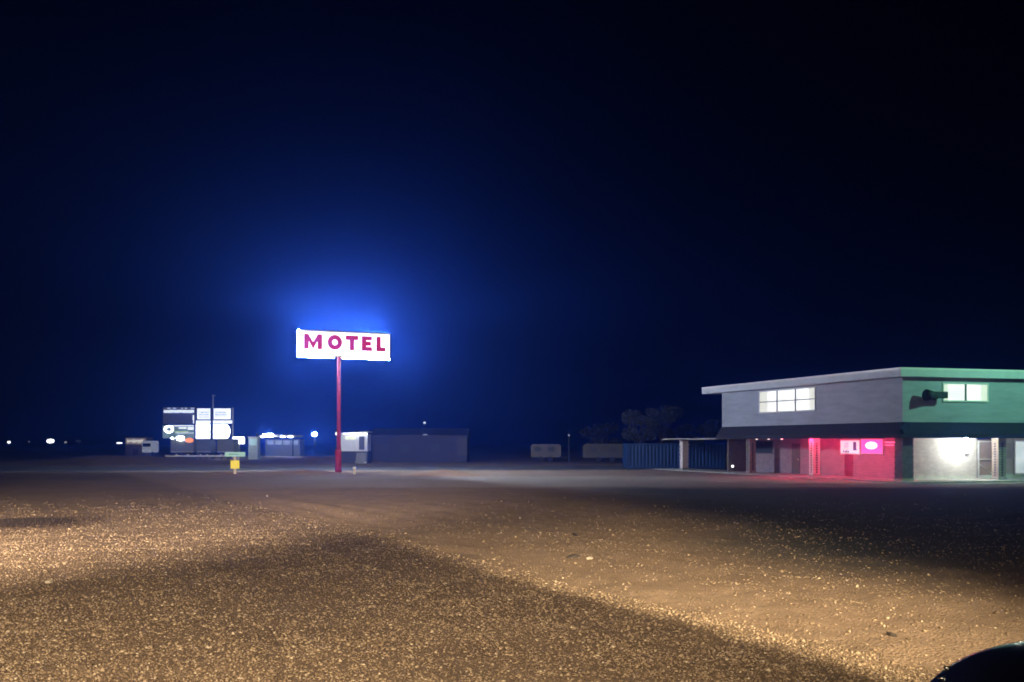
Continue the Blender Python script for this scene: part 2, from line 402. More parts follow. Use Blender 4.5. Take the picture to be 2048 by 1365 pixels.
# added halo tubes light the air from the cabinet's rear edge, so the face itself stays clear of their glare
HT = {'top': 5600.0, 'right': 18500.0, 'left': 1300.0, 'bottom': 600.0}
yb_ = DP-.05
for key, segs in (('top', [((-W2, yb_, Z1+.06), (W2, yb_, Z1+.06))]), ('right', [((W2+.05, yb_, Z0-.1), (W2+.05, yb_, Z1))]),
                  ('left', [((-W2-.05, yb_, Z0-.1), (-W2-.05, yb_, Z1))]),
                  ('bottom', [((-W2, yb_, Z0-.07), (-.75, yb_, Z0-.07)), ((-.15, yb_, Z0-.07), (W2, yb_, Z0-.07))])):
    for p, q in segs:
        MB().tube(p, q, .02, n=8).build('added_halo_tube', emit('tube_glow_'+key, (.72, .83, 1), HT[key]), sg)
M_let = emit('sign_letter_glow', (.7, .02, .09), .85); M_let.node_tree.nodes['Principled BSDF'].inputs['Base Color'].default_value = (.04, .002, .006, 1); M_let.node_tree.nodes['Principled BSDF'].inputs['Specular IOR Level'].default_value = .05
H = Z1-Z0; lz1 = Z1-.13*H; lz0 = Z1-.13*H-1.1; lh = lz1-lz0; st = .34; ya, yb = -DP-.075, -DP-.014
def ux(f): return -W2+f*2*W2
def letter(shapes):
    b = MB()
    for sh_ in shapes:
        if sh_[0] == 'ring': b.ring(sh_[1], sh_[2], sh_[3], 'Y', ya, yb, 32, sh_[4])
        else: b.prism(sh_, 'Y', ya, yb)
    return b.build('letter', M_let, sg)
def rect(x0, x1, z0, z1): return [(x0, z0), (x1, z0), (x1, z1), (x0, z1)]
x0, x1 = ux(.045), ux(.24); xm = (x0+x1)/2
letter([[(x0, lz0), (x0+st, lz0), (x0+st, lz1-.5), (xm, lz0-.0), (x1-st, lz1-.5), (x1-st, lz0), (x1, lz0), (x1, lz1), (x1-st*.9, lz1), (xm, lz0+.52), (x0+st*.9, lz1), (x0, lz1)]])
x0, x1 = ux(.30), ux(.46); r1 = (x1-x0)/2
letter([('ring', ((x0+x1)/2, (lz0+lz1)/2), r1-st, r1, lh/2/r1)])
x0, x1 = ux(.50), ux(.64); xm = (x0+x1)/2
letter([[(xm-st/2, lz0), (xm+st/2, lz0), (xm+st/2, lz1-st), (x1, lz1-st), (x1, lz1), (x0, lz1), (x0, lz1-st), (xm-st/2, lz1-st)]])
x0, x1 = ux(.68), ux(.795); zm = (lz0+lz1)/2; s2 = st*.46
letter([[(x0, lz0), (x1, lz0), (x1, lz0+st*.9), (x0+st, lz0+st*.9), (x0+st, zm-s2), (x1-.08, zm-s2), (x1-.08, zm+s2), (x0+st, zm+s2), (x0+st, lz1-st*.9), (x1, lz1-st*.9), (x1, lz1), (x0, lz1)]])
x0, x1 = ux(.845), ux(.95)
letter([[(x0, lz0), (x1, lz0), (x1, lz0+st*.9), (x0+st, lz0+st*.9), (x0+st, lz1), (x0, lz1)]])
M_pole = mat('red_pole_paint', (.3, .014, .03), .55, .35, 2.5)
px_ = -.45
MB().tube((px_, 0, -.2), (px_, 0, Z0), .16, .14, 20).build('pole', M_pole, sg, True)
MB().tube((px_-.05, -.02, -.2), (px_-.05, -.02, 1.75), .24, .23, 20).build('pole_sleeve', M_pole, sg, True)
MB().box(px_-.5, px_+.4, -.45, .45, -.2, .06, .02).build('base_plate', M_conc, sg)

# bollard and marker post by the road
g = ground(709, 949)
bo = thing('bollard', 'short pale bollard with a white cap beside the red pole', 'bollard', g)
MB().tube((0, 0, -.1), (0, 0, .42), .1, .1, 14).build('post', mat('bollard_paint', (.5, .45, .36), .7), bo, True)
MB().ball((0, 0, .45), .13, sz=.9).build('cap', mat('white_cap', (.85, .85, .82), .4, .05), bo, True)
g = ground(470, 951)
mk = thing('marker_post', 'pale post with teal name blade and yellow square marker', 'sign post', (g.x, g.y, .1), R(14))
MB().box(-.09, .09, -.06, .06, -.3, 1.2).build('post', mat('post_grey', (.6, .57, .5), .7), mk)
M_yel = mat('marker_yellow', (1, .92, .01), .45, .02)
MB().box(-.3, .3, -.1, -.065, .36, .94, .016).build('marker_panel', M_yel, mk)
MB().box(-.69, .69, -.02, .02, 1.2, 1.52, .008).build('name_blade', mat('blade_teal', (.3, .72, .74), .45, .1), mk)
tb = MB()
for k in range(7): tb.box(-.42+k*.1, -.35+k*.1, -.024, -.0205, 1.33, 1.4)
tb.build('lettering', mat('blade_ink', (.05, .25, .25), .6), mk)

# ------------------------------------------------------------ motel building
CXW, CYW = 22.36, 63.0
ANG = math.atan2(.301, .955)
mb = thing('motel_building', 'two storey motel with pale upper floor over a pillared porch', 'motel', (CXW, CYW, 0), ANG)
MBW = Matrix.Translation((CXW, CYW, 0)) @ Matrix.Rotation(ANG, 4, 'Z')
def loc2w(a, b, z): return MBW @ Vector((a, b, z))
M_sid = mat('upper_siding', (.43, .46, .53), .75, .22, .5, .35, 30, stretch=(1, 1, 5))
M_fas = mat('fascia_white', (.62, .64, .7), .6, .15, 1.5)
M_shg = mat('dark_shingle', (.03, .028, .028), .9, .4, 6, .5, 14)
M_brk = brick('white_brick', (.8, .77, .7), (.66, .65, .58), (.42, .4, .36))
M_brk2 = brick('pillar_brick', (.45, .38, .32), (.34, .28, .24), (.25, .22, .2), 4)
M_pinkwall = brick('painted_block', (.4, .3, .34), (.34, .26, .3), (.22, .18, .2), 2.5, .8, .5)
M_dkwood = mat('dark_wood', (.16, .12, .1), .7, .3, 4)
BL = 21.4; AL = 18
# upper floor walls (solid block with window recesses framed)
MB().box(0, AL, 0, BL, 3.4, 6.05).build('upper_wall', M_sid, mb)
rf = MB().box(-.45, AL+1, -.45, 23.8, 6.05, 6.5); rf.box(-.3, AL+.8, -.3, 23.65, 6.5, 6.56)
ro = rf.build('roof', M_fas, mb)
MB().box(-.47, AL+1, -.475, -.452, 6.44, 6.56).box(-.475, -.452, -.4515, 23.8, 6.44, 6.56).build('drip_edge', mat('drip_metal', (.8, .8, .82), .35, .05), ro)
# shingled skirt between the floors
sk = MB()
sk.prism([(-.5, 2.54), (-.44, 2.54), (-.44, 2.665), (0.3, 2.665), (0.3, 3.46), (-.02, 3.46), (-.5, 2.78)], 'X', -.25, AL)
bm = sk.bm
sk.prism([(-.5, 2.54), (-.44, 2.54), (-.44, 2.665), (0.3, 2.665), (0.3, 3.46), (-.02, 3.46), (-.5, 2.78)], 'Y', -.25, BL)
sk.box(-.5, -.2505, -.5, -.2505, 2.545, 2.785)
sk.build('skirt_roof', M_shg, mb)
MB().box(-.435, AL, -.435, BL, 2.615, 2.66).build('porch_ceiling', mat('ceiling_white', (.7, .7, .68), .7, .1), mb)
MB().box(-.5, 2.2, BL+.01, 31, 2.5, 2.62).build('porch_roof', mat('porch_fascia', (.4, .36, .33), .7), mb)
# lower walls
MB().box(2, 2.3, 2, 21.2, 0, 2.612).build('lower_wall', M_pinkwall, mb)
MB().box(2.31, 6.85, 2, 2.3, 0, 2.612).build('lower_wall', M_brk, mb)
MB().box(8.2, AL, 2, 2.3, 0, 2.612).build('lower_wall', M_brk, mb)
MB().box(0.3, 1.99, 20.9, 21.19, 0, 2.51).build('end_wall', M_dkwood, mb)
# columns
def column(a, b, wd, m, notch, base=.08):
    c = MB().box(a-wd/2, a+wd/2, b-wd/2, b+wd/2, base, 2.612, .01)
    o = c.build('column', m, mb)
    h = MB(); nz = 13
    if notch:
        for k in range(nz):
            z = .35+k*.155
            h.prism([(b-.1, z), (b, z-.065), (b+.1, z), (b, z+.065)], 'X', a-wd/2-.012, a-wd/2-.002)
            h.prism([(a-.1, z), (a, z-.065), (a+.1, z), (a, z+.065)], 'Y', b-wd/2-.012, b-wd/2-.002)
        h.build('diamond_inlay', mat('inlay_dark', (.04, .03, .03), .8), o)
    else:
        for k in range(0, 15, 2):
            z = .1+k*.16
            h.box(a-wd/2-.03, a+wd/2+.03, b-wd/2-.03, b+wd/2+.03, z, z+.15, .006)
        h.build('brick_quoins', m, o)
    MB().box(a-wd/2-.05, a+wd/2+.05, b-wd/2-.05, b+wd/2+.05, base, base+.14, .01).build('plinth', M_conc, o)
    return o
M_colw = mat('column_paint', (.85, .76, .78), .6, .12, 3, .2, 20)
M_colshade = brick('shaded_brick', (.2, .17, .16), (.14, .12, .115), (.1, .09, .09), 4)  # corner column's backlit shade put into a darker brick colour
column(.36, .36, .7, M_colshade, False)
column(.3, 9.4, .5, M_colw, True)
column(.3, 17.6, .5, M_brk2, True)
column(.3, 28.4, .5, M_colw, False)
column(7.05, .36, .55, M_brk2, True)
# windows of the upper floor: frames proud of the wall, lit panes behind muntins
M_lit = emit('lit_window', (1, 1, .95), 1.35, .3, .9)
M_frm = mat('window_frame_white', (.8, .8, .78), .45, .05)
M_mun = mat('muntin_grey', (.16, .17, .17), .5, .1)
def win(face, u0, u1, z0, z1, cols, rows):
    f = MB(); t = .09
    def bx(B, ua, ub, za, zb, o0, o1):
        if face == 'L': B.box(-o1, -o0, ua, ub, za, zb)
        else: B.box(ua, ub, -o1, -o0, za, zb)
    bx(f, u0-t, u1+t, z1, z1+t, .002, .06); bx(f, u0-t, u1+t, z0-t, z0, .002, .08)
    bx(f, u0-t, u0, z0, z1, .002, .06); bx(f, u1, u1+t, z0, z1, .002, .06)
    fo = f.build('window', M_frm, mb)
    g_ = MB(); bx(g_, u0, u1, z0, z1, .003, .012); g_.build('pane', M_lit, fo)
    for ua, ub in ((u0, u0+.1*(u1-u0)), (u1-.14*(u1-u0), u1)):
        q = MB(); n_ = 5
        for k in range(n_): bx(q, ua+(ub-ua)*k/n_, ua+(ub-ua)*(k+.8)/n_, z0, z1, .0122, .016+.004*(k % 2))
        q.build('curtain', emit('curtain_glow', (.95, .95, .8), .72, .25, 3), fo)
    m_ = MB()
    for k in range(1, cols):
        u = u0+(u1-u0)*k/cols; bx(m_, u-.065, u+.065, z0, z1, .0125, .045)
    for k in range(1, rows):
        z = z0+(z1-z0)*k/rows; bx(m_, u0, u1, z-.03, z+.03, .0125, .03)
    m_.build('muntin', M_mun, fo)
    return fo
def solve_b(px, a):
    k = (px-CX)/F; return (CXW+.955*a-k*(CYW+.301*a))/(.301+k*.955)
def solve_a(px, b):
    k = (px-CX)/F; return (k*(CYW+.955*b)-CXW+.301*b)/(.955-.301*k)
bw0, bw1 = solve_b(1630, 0), solve_b(1520, 0)
dm = CYW+.955*(bw0+bw1)/2
wl = win('L', bw0, bw1, zof(822.5, dm), zof(781, dm), 3, 2)
aw0, aw1 = solve_a(1887, 0), solve_a(1974, 0)
dm = CYW+.301*(aw0+aw1)/2
wr = win('R', aw0, aw1, zof(801.5, dm), zof(769.5, dm), 2, 1)
# lower left: dim windows and a door in the dark wall
M_dim = mat('dim_glass', (.05, .06, .07), .6, .1, 2, spec=.1)
b0, b1 = solve_b(1545, 2), solve_b(1505, 2)
wo = MB().box(1.94, 1.998, b0-.08, b1+.08, 1.45, 2.42).build('window', M_dkwood, mb)
MB().box(1.93, 1.938, b0, b1, 1.52, 2.35).build('pane', M_dim, wo)
b0, b1 = solve_b(1600, 2), solve_b(1563, 2)
do = MB().box(1.95, 1.998, b0, b0+1.0, .1, 2.2, .01).build('door', M_dkwood, mb)
MB().ball((1.92, b0+.12, 1.1), .04).build('handle', M_frm, do)
# right face: screen door with brace, then pale door and glazed panel
sd = MB(); M_scr = mat('screen_frame', (.72, .75, .7), .5, .1)
sd.box(6.9, 7.0, 1.93, 1.99, .1, 2.4).box(8.05, 8.15, 1.93, 1.99, .1, 2.4).box(7.0, 8.05, 1.93, 1.99, 2.3, 2.4)
sd.box(7.0, 8.05, 1.93, 1.99, .1, .3).box(7.0, 8.05, 1.93, 1.99, 1.22, 1.3)
sdo = sd.build('screen_door', M_scr, mb)
MB().box(7.0, 8.05, 2.0, 2.03, .1, 2.4).build('screen_mesh', mat('door_tan', (.42, .34, .28), .8, .15), sdo)
b_ = MB(); b_.tube((7.02, 1.975, .98), (8.03, 1.975, .34), .022, n=6); b_.build('diagonal_brace', M_scr, sdo)
pd = MB().box(8.7, 9.5, 1.93, 1.998, .1, 2.4, .008).build('door', mat('pale_door', (.6, .64, .58), .5, .1), mb)
MB().box(8.8, 9.4, 1.92, 1.929, 1.3, 2.25).build('pane', mat('door_pane', (.5, .52, .46), .2, .1), pd)
wp = MB().box(9.6, 11.6, 1.94, 1.998, .3, 2.45, .008).build('window', M_frm, mb)
MB().box(9.7, 11.5, 1.93, 1.939, .4, 2.35).build('pane', emit('shop_pane_glow', (.85, 1, 1), .8, .3, 1.2), wp)
# exterior electric outlet boxes on the white wall
MB().box(6.0, 6.22, 1.9, 1.998, 1.5, 1.62).build('meter_box', mat('meter_grey', (.2, .22, .2), .6), mb)
# porch slab
wk = MB().box(-1.0, AL, -1.7, 2.0, -.2, .09, .015).box(-1.0, 2.0, 2.001, 33, -.2, .088).build('walkway', M_conc)
wk.location = mb.location; wk.rotation_euler = mb.rotation_euler
tag(wk, 'concrete porch slab around the motel', kind='structure')
# interior floor block so the lower storey is not hollow
MB().box(2.31, AL, 2.31, BL, 0, 2.5).build('inner_wall', M_dkwood, mb)

# porch lamp, red tubes, small bulbs
def bset(o):
    o.location = mb.location if o.location.length == 0 else o.location
    return o
pl = thing('porch_light', 'glaring white lamp under the porch by the white brick wall', 'lamp', loc2w(5.35, 1.15, 2.614), ANG)
MB().tube((0, 0, 0), (0, 0, -.05), .1, .1, 16).build('lamp_base', M_frm, pl)
MB().ball((0, 0, -.11), .085, sz=.8).build('bulb', emit('porch_bulb_glow', (.97, 1, .95), 1700), pl, True)
M_redt = emit('red_tube_glow', (1, .02, .1), 240)
rt = thing('neon_tube', 'long red neon tube along the porch edge above the pink wall', 'neon light', loc2w(0, 0, 0), ANG)
MB().tube((-.2, 1.2, 2.58), (-.2, 12.5, 2.58), .018, n=8).build('tube', M_redt, rt, True)
for k in range(5): MB().box(-.215, -.185, 1.7+k*1.7, 1.74+k*1.7, 2.598, 2.613).build('bracket', M_dkwood, rt)
for zz, lb in ((2.3, 'upper short red neon bar beside the corner pillar'), (2.12, 'lower short red neon bar beside the corner pillar')):
    nb = thing('neon_bar', lb, 'neon light', loc2w(1.93, 0, 0), ANG, 'short red neon bars on the wall')
    MB().tube((0, solve_b(1800, 2), zz), (0, solve_b(1772, 2), zz), .022, n=8).build('tube', emit('pink_bar_glow', (1, .12, .25), 3.5), nb, True)
    for b in (solve_b(1797, 2), solve_b(1775, 2)): MB().box(.0, .069, b-.02, b+.02, zz-.02, zz+.02).build('bracket', M_dkwood, nb)
for px, lb in ((1513, 'leftmost small pale bulb under the porch edge'), (1537, 'middle small pale bulb under the porch edge'), (1563, 'small pale bulb under the porch edge nearest the lit column')):
    b = solve_b(px, -.3)
    bl = thing('eave_bulb', lb, 'bulb', loc2w(-.3, b, 2.614), ANG, 'small bulbs under the porch edge')
    MB().tube((0, 0, 0), (0, 0, -.05), .03, .03, 10).build('socket', M_dkwood, bl)
    MB().ball((0, 0, -.09), .06, sy=2.2, sz=.8).build('bulb', emit('eave_bulb_glow', (1, .75, .75), 2.0), bl, True)
g = loc2w(0.4, solve_b(1465, 0.4), 0)
ll = thing('path_light', 'tiny white lamp low at the dark left end of porch', 'lamp', g)
MB().tube((0, 0, 0), (0, 0, .45), .02, n=8).build('stem', M_dkwood, ll)
MB().ball((0, 0, .5), .075).build('bulb', emit('path_bulb_glow', (.9, .95, 1), 8), ll, True)

# lit window signs on the pink wall
M_wsign = emit('white_window_sign', (.75, .9, 1), 1.05, .25, 2.5)
M_psign = emit('pink_window_sign', (1, .1, .45), 1.5)
ba, bb, bc = solve_b(1721, 1.9), solve_b(1680, 1.9), solve_b(1766, 1.9)
ws = thing('window_sign', 'lit white window sign with blue blocks on the pink wall', 'sign', loc2w(1.9, 0, 0), ANG)
MB().box(0, .09, ba+.06, bb, 1.5, 2.46).build('frame', M_frm, ws)
MB().box(-.012, -.002, ba+.14, bb-.1, 1.58, 2.4).build('panel', M_wsign, ws)
t = MB(); q = bb-ba
M_ink = mat('sign_ink', (.12, .25, .5), .6)
t.box(-.02, -.013, ba+.2*q, ba+.34*q, 1.78, 2.32).box(-.02, -.013, ba+.16*q, ba+.2*q, 1.78, 1.86)
for k in range(4): t.box(-.02, -.013, ba+(.55+.08*k)*q, ba+(.6+.08*k)*q, 1.63, 1.63+.12+.04*(k % 2))
for k in range(3): t.box(-.02, -.013, ba+.56*q, ba+.82*q, 1.98+.12*k, 2.02+.12*k)
t.build('lettering', M_ink, ws)
ps = thing('window_sign', 'pink lit window sign with a white oval ring', 'sign', loc2w(1.9, 0, 0), ANG)
MB().box(0, .09, bc, ba-.02, 1.55, 2.5).build('frame', M_frm, ps)
MB().box(-.012, -.002, bc+.05, ba-.08, 1.6, 2.46).build('panel', M_psign, ps)
cm = (bc+ba)/2+.0; MB().ring((cm, 2.1), .62, .68, 'X', -.03, -.02, 32, .4).build('oval_ring', emit('blue_ring', (.25, .35, .9), .6), ps)
t = MB(); t.prism([(cm+.58*math.cos(k*.2244), 2.1+.22*math.sin(k*.2244)) for k in range(28)], 'X', -.03, -.02)
t.build('oval_panel', emit('oval_white', (1, .95, 1), 2.5), ps)

# horn shaped flood lamp on the green face (unlit)
fx = solve_a(1850, -.5)
fl = thing('wall_floodlight', 'unlit dark floodlight on an arm beside the right upper window', 'floodlight', loc2w(0, 0, 0), ANG)
M_fx = mat('fixture_dark', (.035, .04, .038), .6, .2)
a0, a1, a2 = solve_a(1847, -.6), solve_a(1866, -.6), solve_a(1894, -.6)
t = MB(); t.tube((a1+.2, -.55, 4.98), (a0+.15, -.66, 5.0), .2, .33, 18); t.build('lamp_bell', M_fx, fl, True)
MB().box(a1+.1, a2, -.72, -.38, 4.82, 5.2, .03).build('lamp_housing', M_fx, fl)
t = MB(); t.tube((a1+.6, -.4, 4.9), (a1+.5, -.0, 4.75), .045, n=8); t.build('arm', M_fx, fl)

# ------------------------------------------------------------ blue container behind the porch
bx_ = thing('shipping_container', 'blue corrugated container standing behind the porch columns', 'container', (xof(1352, 93), 93, 0), R(3))
wd = 4.15; M_blu = mat('container_blue', (.007, .045, .15), .55, .35, 1.2)
bd = MB(); bd.box(-wd, wd, .03, 2.4, .12, 2.2)
k = -wd+.1
while k < wd-.2:
    bd.prism([(k, .03), (k+.06, -.0), (k+.16, -.0), (k+.22, .03)], 'Z', .25, 2.08); k += .3
bd.build('body', M_blu, bx_)
t = MB()
t.box(-wd-.03, wd+.03, -.03, .1, 2.08, 2.2).box(-wd-.03, wd+.03, -.03, .1, .1, .25)
t.box(-wd-.03, -wd+.1, -.03, .1, .25, 2.08).box(wd-.1, wd+.03, -.03, .1, .25, 2.08); t.build('frame', M_blu, bx_)
for sx in (-wd, wd-.2):
    for sy in (0, 2.2): MB().box(sx, sx+.2, sy, sy+.2, -.02, .11).build('corner_casting', mat('casting', (.05, .07, .1), .7), bx_)

# ------------------------------------------------------------ tall multi panel business sign far left
D = 150.0
def X(px): return xof(px, D)
def Z(py): return zof(py, D)
ms = thing('business_sign', 'tall lit multi panel sign on dark posts far left', 'sign', (X(425), D, 0))
ox = X(425)
M_post = mat('post_dark', (.05, .06, .07), .7)
def panel(px0, px1, py0, py1, m, name='panel', y=-.15):
    return MB().box(X(px0)-ox, X(px1)-ox, y, y+.28, Z(py1), Z(py0), .02).build(name, m, ms)
for px, top, wpx, m in ((391, 817, 3.4, M_post), (424.5, 817, 4.5, M_post), (466, 816, 2.2, mat('post_pale', (.5, .52, .5), .6))):
    MB().box(X(px-wpx/2)-ox, X(px+wpx/2)-ox, -.25, .05, 0, Z(top)).build('post', m, ms)
MB().tube((X(426)-ox, 0, Z(817)), (X(426)-ox, 0, Z(792)), .13, .1, 10).box(X(424)-ox, X(430)-ox, -.15, .15, Z(793), Z(790)).build('mast', mat('mast_grey', (.3, .33, .4), .6), ms)
E1 = emit('panel_white', (.9, .97, 1), 1.7, .12, 3); E2 = emit('panel_bright', (.96, 1, 1), 9.0); E3 = emit('panel_dim', (.2, .3, .28), 1.0, .5, 1.1)
M_tx = mat('panel_text', (.1, .12, .14), .7)
def textlines(po, px0, px1, rows, seed, y=-.19):
    rr = random.Random(seed); t = MB()
    for py, h in rows:
        x = px0
        while x < px1:
            wl_ = rr.uniform(1.5, 5); t.box(X(x)-ox, X(min(x+wl_, px1))-ox, y, y+.02, Z(py+h), Z(py)); x += wl_+rr.uniform(.6, 1.4)
    t.build('lettering', M_tx, po)
p1 = panel(395, 420, 817.5, 839, E1); textlines(p1, 399, 419, ((824, 1.8), (829, 1.5), (834, 1.2)), 1)
p2 = panel(428, 461, 817.5, 839, E1); textlines(p2, 431, 454, ((824, 1.8), (828.5, 1.5), (832, 1.2)), 2)
panel(387, 464, 841.5, 847.5, E1); panel(386, 392, 831, 841, E1)
p3 = panel(326, 388, 851.5, 877, E3)
MB().ring((X(338.5)-ox, Z(859)), .36, .66, 'Y', -.19, -.16, 28, .8).build('ring_emblem', E2, p3)
MB().box(X(344)-ox, X(388)-ox, -.17, -.155, Z(853), Z(851)).box(X(358)-ox, X(374)-ox, -.17, -.155, Z(858), Z(855)).box(X(376)-ox, X(388)-ox, -.17, -.155, Z(860), Z(855)).box(X(352)-ox, X(388)-ox, -.17, -.155, Z(867), Z(866)).build('white_band', E1, p3)
MB().box(X(350)-ox, X(378)-ox, -.17, -.155, Z(865), Z(863)).build('green_band', emit('band_green', (.6, .8, .3), .9), p3)
panel(393, 419.5, 849, 877.5, E2)
t = MB(); cx_, cz_ = X(446)-ox, Z(863.5); r_ = .95
pts = [(X(427.5)-ox, Z(877.5)), ]+[(X(452)-ox+r_*.55*math.cos(a), cz_+r_*math.sin(a)) for a in [R(-90+15*k) for k in range(13)]]+[(X(427.5)-ox, Z(849.5))]
t.prism(pts, 'Y', -.15, .13); t.build('panel', E2, ms)
# upper left letters: bright tube line with a row of small lit letters over it
t = MB(); rr = random.Random(5)
x = 328
while x < 389: wl_ = rr.uniform(2.5, 4.5); t.box(X(x)-ox, X(x+wl_)-ox, -.15, .0, Z(826+rr.uniform(-.4, .3)), Z(820.5+rr.uniform(-.3, .5))); x += wl_+.35
t.build('lit_lettering', emit('letter_white', (.8, .9, 1), 1.3), ms)
t = MB()
for x, w_ in ((335, 6), (346, 6), (363, 3), (370, 4), (382, 7)): t.box(X(x)-ox, X(x+w_)-ox, -.15, .0, Z(818.3), Z(816))
t.build('lit_lettering', emit('letter_dim', (.6, .7, .9), .8), ms)
MB().box(X(326)-ox, X(390)-ox, .0, .12, Z(848), Z(815)).build('back_panel', mat('back_grey', (.14, .15, .17), .7), ms)

# dark trailers parked beneath it, with marker lights
def trailer(px0, px1, ztop, label, D=138.0, m=None, lights=(), group='dark box trailers beneath the tall sign'):
    x0, x1 = xof(px0, D), xof(px1, D); c = (x0+x1)/2; hw = (x1-x0)/2
    o = thing('box_trailer', label, 'trailer', (c, D, .42), 0, group)
    MB().box(-hw, hw, 0, 2.4, .6, zof(ztop, D)-.42, .05).build('body', m or mat('trailer_grey', (.2, .22, .23), .6, .2), o)
    MB().box(-hw, hw, -.02, -.002, .62, .72).build('rail', mat('trailer_rail', (.5, .52, .52), .5), o)
    for sx in (-.5, .5):
        wo_ = MB().tube((sx*hw, .1, .28), (sx*hw, .35, .28), .3, n=16).build('wheel', mat('rubber', (.02, .02, .02), .8), o)
        MB().tube((sx*hw, .08, .28), (sx*hw, .1, .28), .15, n=12).build('hub', M_cab, wo_)
    for px, py, rx_, e in lights:
        MB().ball((xof(px, D)-c, -.06, zof(py, D)-.42), rx_, sy=.3, sz=.55).build('marker_light', e, o, True)
    return o
EO = emit('orange_glow', (1, .28, .08), 1.6); EWh = emit('lamp_white', (.9, 1, 1), 30)
trailer(341, 387, 880, 'dark box trailer with orange and white lights under the ring emblem', lights=((361, 877, .55, EWh), (345, 877, .2, EWh), (379, 881, .55, EO)))
trailer(394, 421, 880, 'dark box trailer between the two dark sign posts', m=mat('trailer_blue', (.16, .2, .25), .6, .2))
trailer(434, 468, 878, 'greenish dark box trailer right of the sign posts', m=mat('trailer_green', (.2, .23, .18), .6, .2))
gr = thing('guard_rail', 'thin white rail along the top of the earth bank', 'rail', (0, 134, 0))
for k in range(10):
    px = 330+k*14; MB().box(xof(px, 134)-.05, xof(px, 134)+.05, .02, .12, .2, .72).build('post', M_post, gr)
MB().box(xof(330, 134), xof(457, 134), -.02, .018, .54, .72).build('beam', mat('rail_white', (.85, .86, .85), .4, .1), gr)

# pylon sign and kiosk right of it
D = 146.0
py_ = thing('pylon_sign', 'small blown out white pylon sign right of tall sign', 'sign', (X(478), D, 0))
ox = X(478)
MB().box(X(474)-ox, X(479)-ox, -.1, .1, 0, Z(888)).build('post', mat('post_cream', (.75, .72, .62), .6), py_)
MB().box(X(466)-ox, X(489)-ox, -.2, .1, Z(888), Z(874.5), .05).build('panel', E2, py_)
MB().box(X(472)-ox, X(482)-ox, -.12, .12, Z(903), Z(901)).build('base_plate', M_conc, py_)
ki = thing('kiosk', 'pale teal kiosk beside the white pylon sign', 'kiosk', (X(499), D+2, .0))
MB().box(-.62, .62, 0, 1.5, 0, 2.9).build('wall', mat('kiosk_teal', (.4, .5, .48), .6, .2), ki)
MB().box(-.72, .72, -.1, 1.6, 2.9, 3.05).build('roof', M_fas, ki)
MB().box(-.5, .5, -.012, -.002, 1.9, 2.8).build('window', emit('kiosk_glow', (.5, .8, .78), .5, .4, 2), ki)

# fuel canopy
D = 180.0
fc = thing('fuel_canopy', 'flat fuel station canopy with glaring white lights', 'canopy', (X(556), D, 0))
ox = X(556)
MB().box(X(518)-ox, X(590)-ox, 0, 7, Z(875), Z(870), .05).build('roof', mat('canopy_roof', (.6, .62, .62), .5), fc)
for px in (511, 583):
    MB().box(X(px)-ox-.12, X(px)-ox+.12, 1, 1.3, 0, Z(866) if px == 511 else Z(875.1)).build('column', M_post, fc)
for px, r_, e in ((537, .42, emit('canopy_glare', (.9, 1, .98), 260)), (526, .18, EWh), (566, .2, EWh), (581, .22, EWh)):
    MB().ball((X(px)-ox, -.12, Z(874.2) if px != 537 else Z(870.5)), r_, sx=1.9, sy=.4, sz=.55).build('light', e, fc, True)
ss = thing('station_shop', 'dim station shop with lit upper windows under the canopy', 'shop', (X(555), D+4, 0))
MB().box(-2.9, 2.9, 0, 4, 0, 2.75).build('wall', mat('shop_wall', (.3, .34, .4), .7, .2), ss)
MB().box(-3.0, 3.0, -.1, 4.1, 2.75, 2.85).build('roof', M_post, ss)
for k in range(4): MB().box(-2.6+k*1.35, -1.5+k*1.35, -.012, -.002, 1.9, 2.6).build('window', emit('shop_glow', (.75, .9, 1), .45, .7, 2.2), ss)

# street lamps and yard lights
def pole_light(name, px, py, d, r, e, label, cat='street lamp', group=None, sz=.7, sx=1.0):
    x, z = xof(px, d), zof(py, d)
    o = thing(name, label, cat, (x, d, 0), 0, group)
    MB().tube((0, .12, 0), (0, .12, z+.1), .06, .045, 8).build('pole', M_post, o)
    MB().box(-.12, .12, -.05, .2, z+r*sz, z+r*sz+.1).build('hood', M_post, o)
    MB().ball((0, 0, z), r, sx=sx, sy=.6, sz=sz).build('lamp_head', e, o, True)
    return o
pole_light('street_lamp', 629, 869, 170, .38, emit('street_glare', (.88, 1, 1), 500), 'glaring round white street lamp left of the red pole')
GY = 'white yard lights along the far left horizon'
pole_light('yard_light', 18, 885, 330, .5, emit('yard_white', (1, 1, .98), 6), 'small white yard light at the left edge of horizon', 'yard light', GY)
pole_light('yard_light', 58, 884, 330, .3, emit('yard_faint', (.6, .6, .75), .35), 'faint grey yard light left of the biggest one', 'yard light', GY)
pole_light('yard_light', 101, 882.5, 330, .95, emit('yard_white', (1, 1, .98), 6), 'biggest roundest white yard light on the left horizon', 'yard light', GY, sx=1.25)
pole_light('yard_light', 131, 885, 330, .38, emit('yard_mid', (.8, .85, 1), .9), 'dim white yard light right of the biggest one', 'yard light', GY)
pole_light('yard_light', 157, 883, 330, .55, emit('yard_dimmest', (.12, .12, .22), .2), 'barely visible wide grey yard light far left', 'yard light', GY, sx=1.6)
pole_light('yard_light', 849, 846, 128, .17, emit('yard_moonlike', (.75, .85, 1), 1.0), 'round white lamp standing behind the long dark building', 'yard light')
pole_light('yard_light', 1138, 871, 128, .1, emit('yard_blueish', (.6, .7, .9), .7), 'tiny white lamp between the two pale campers', 'yard light')

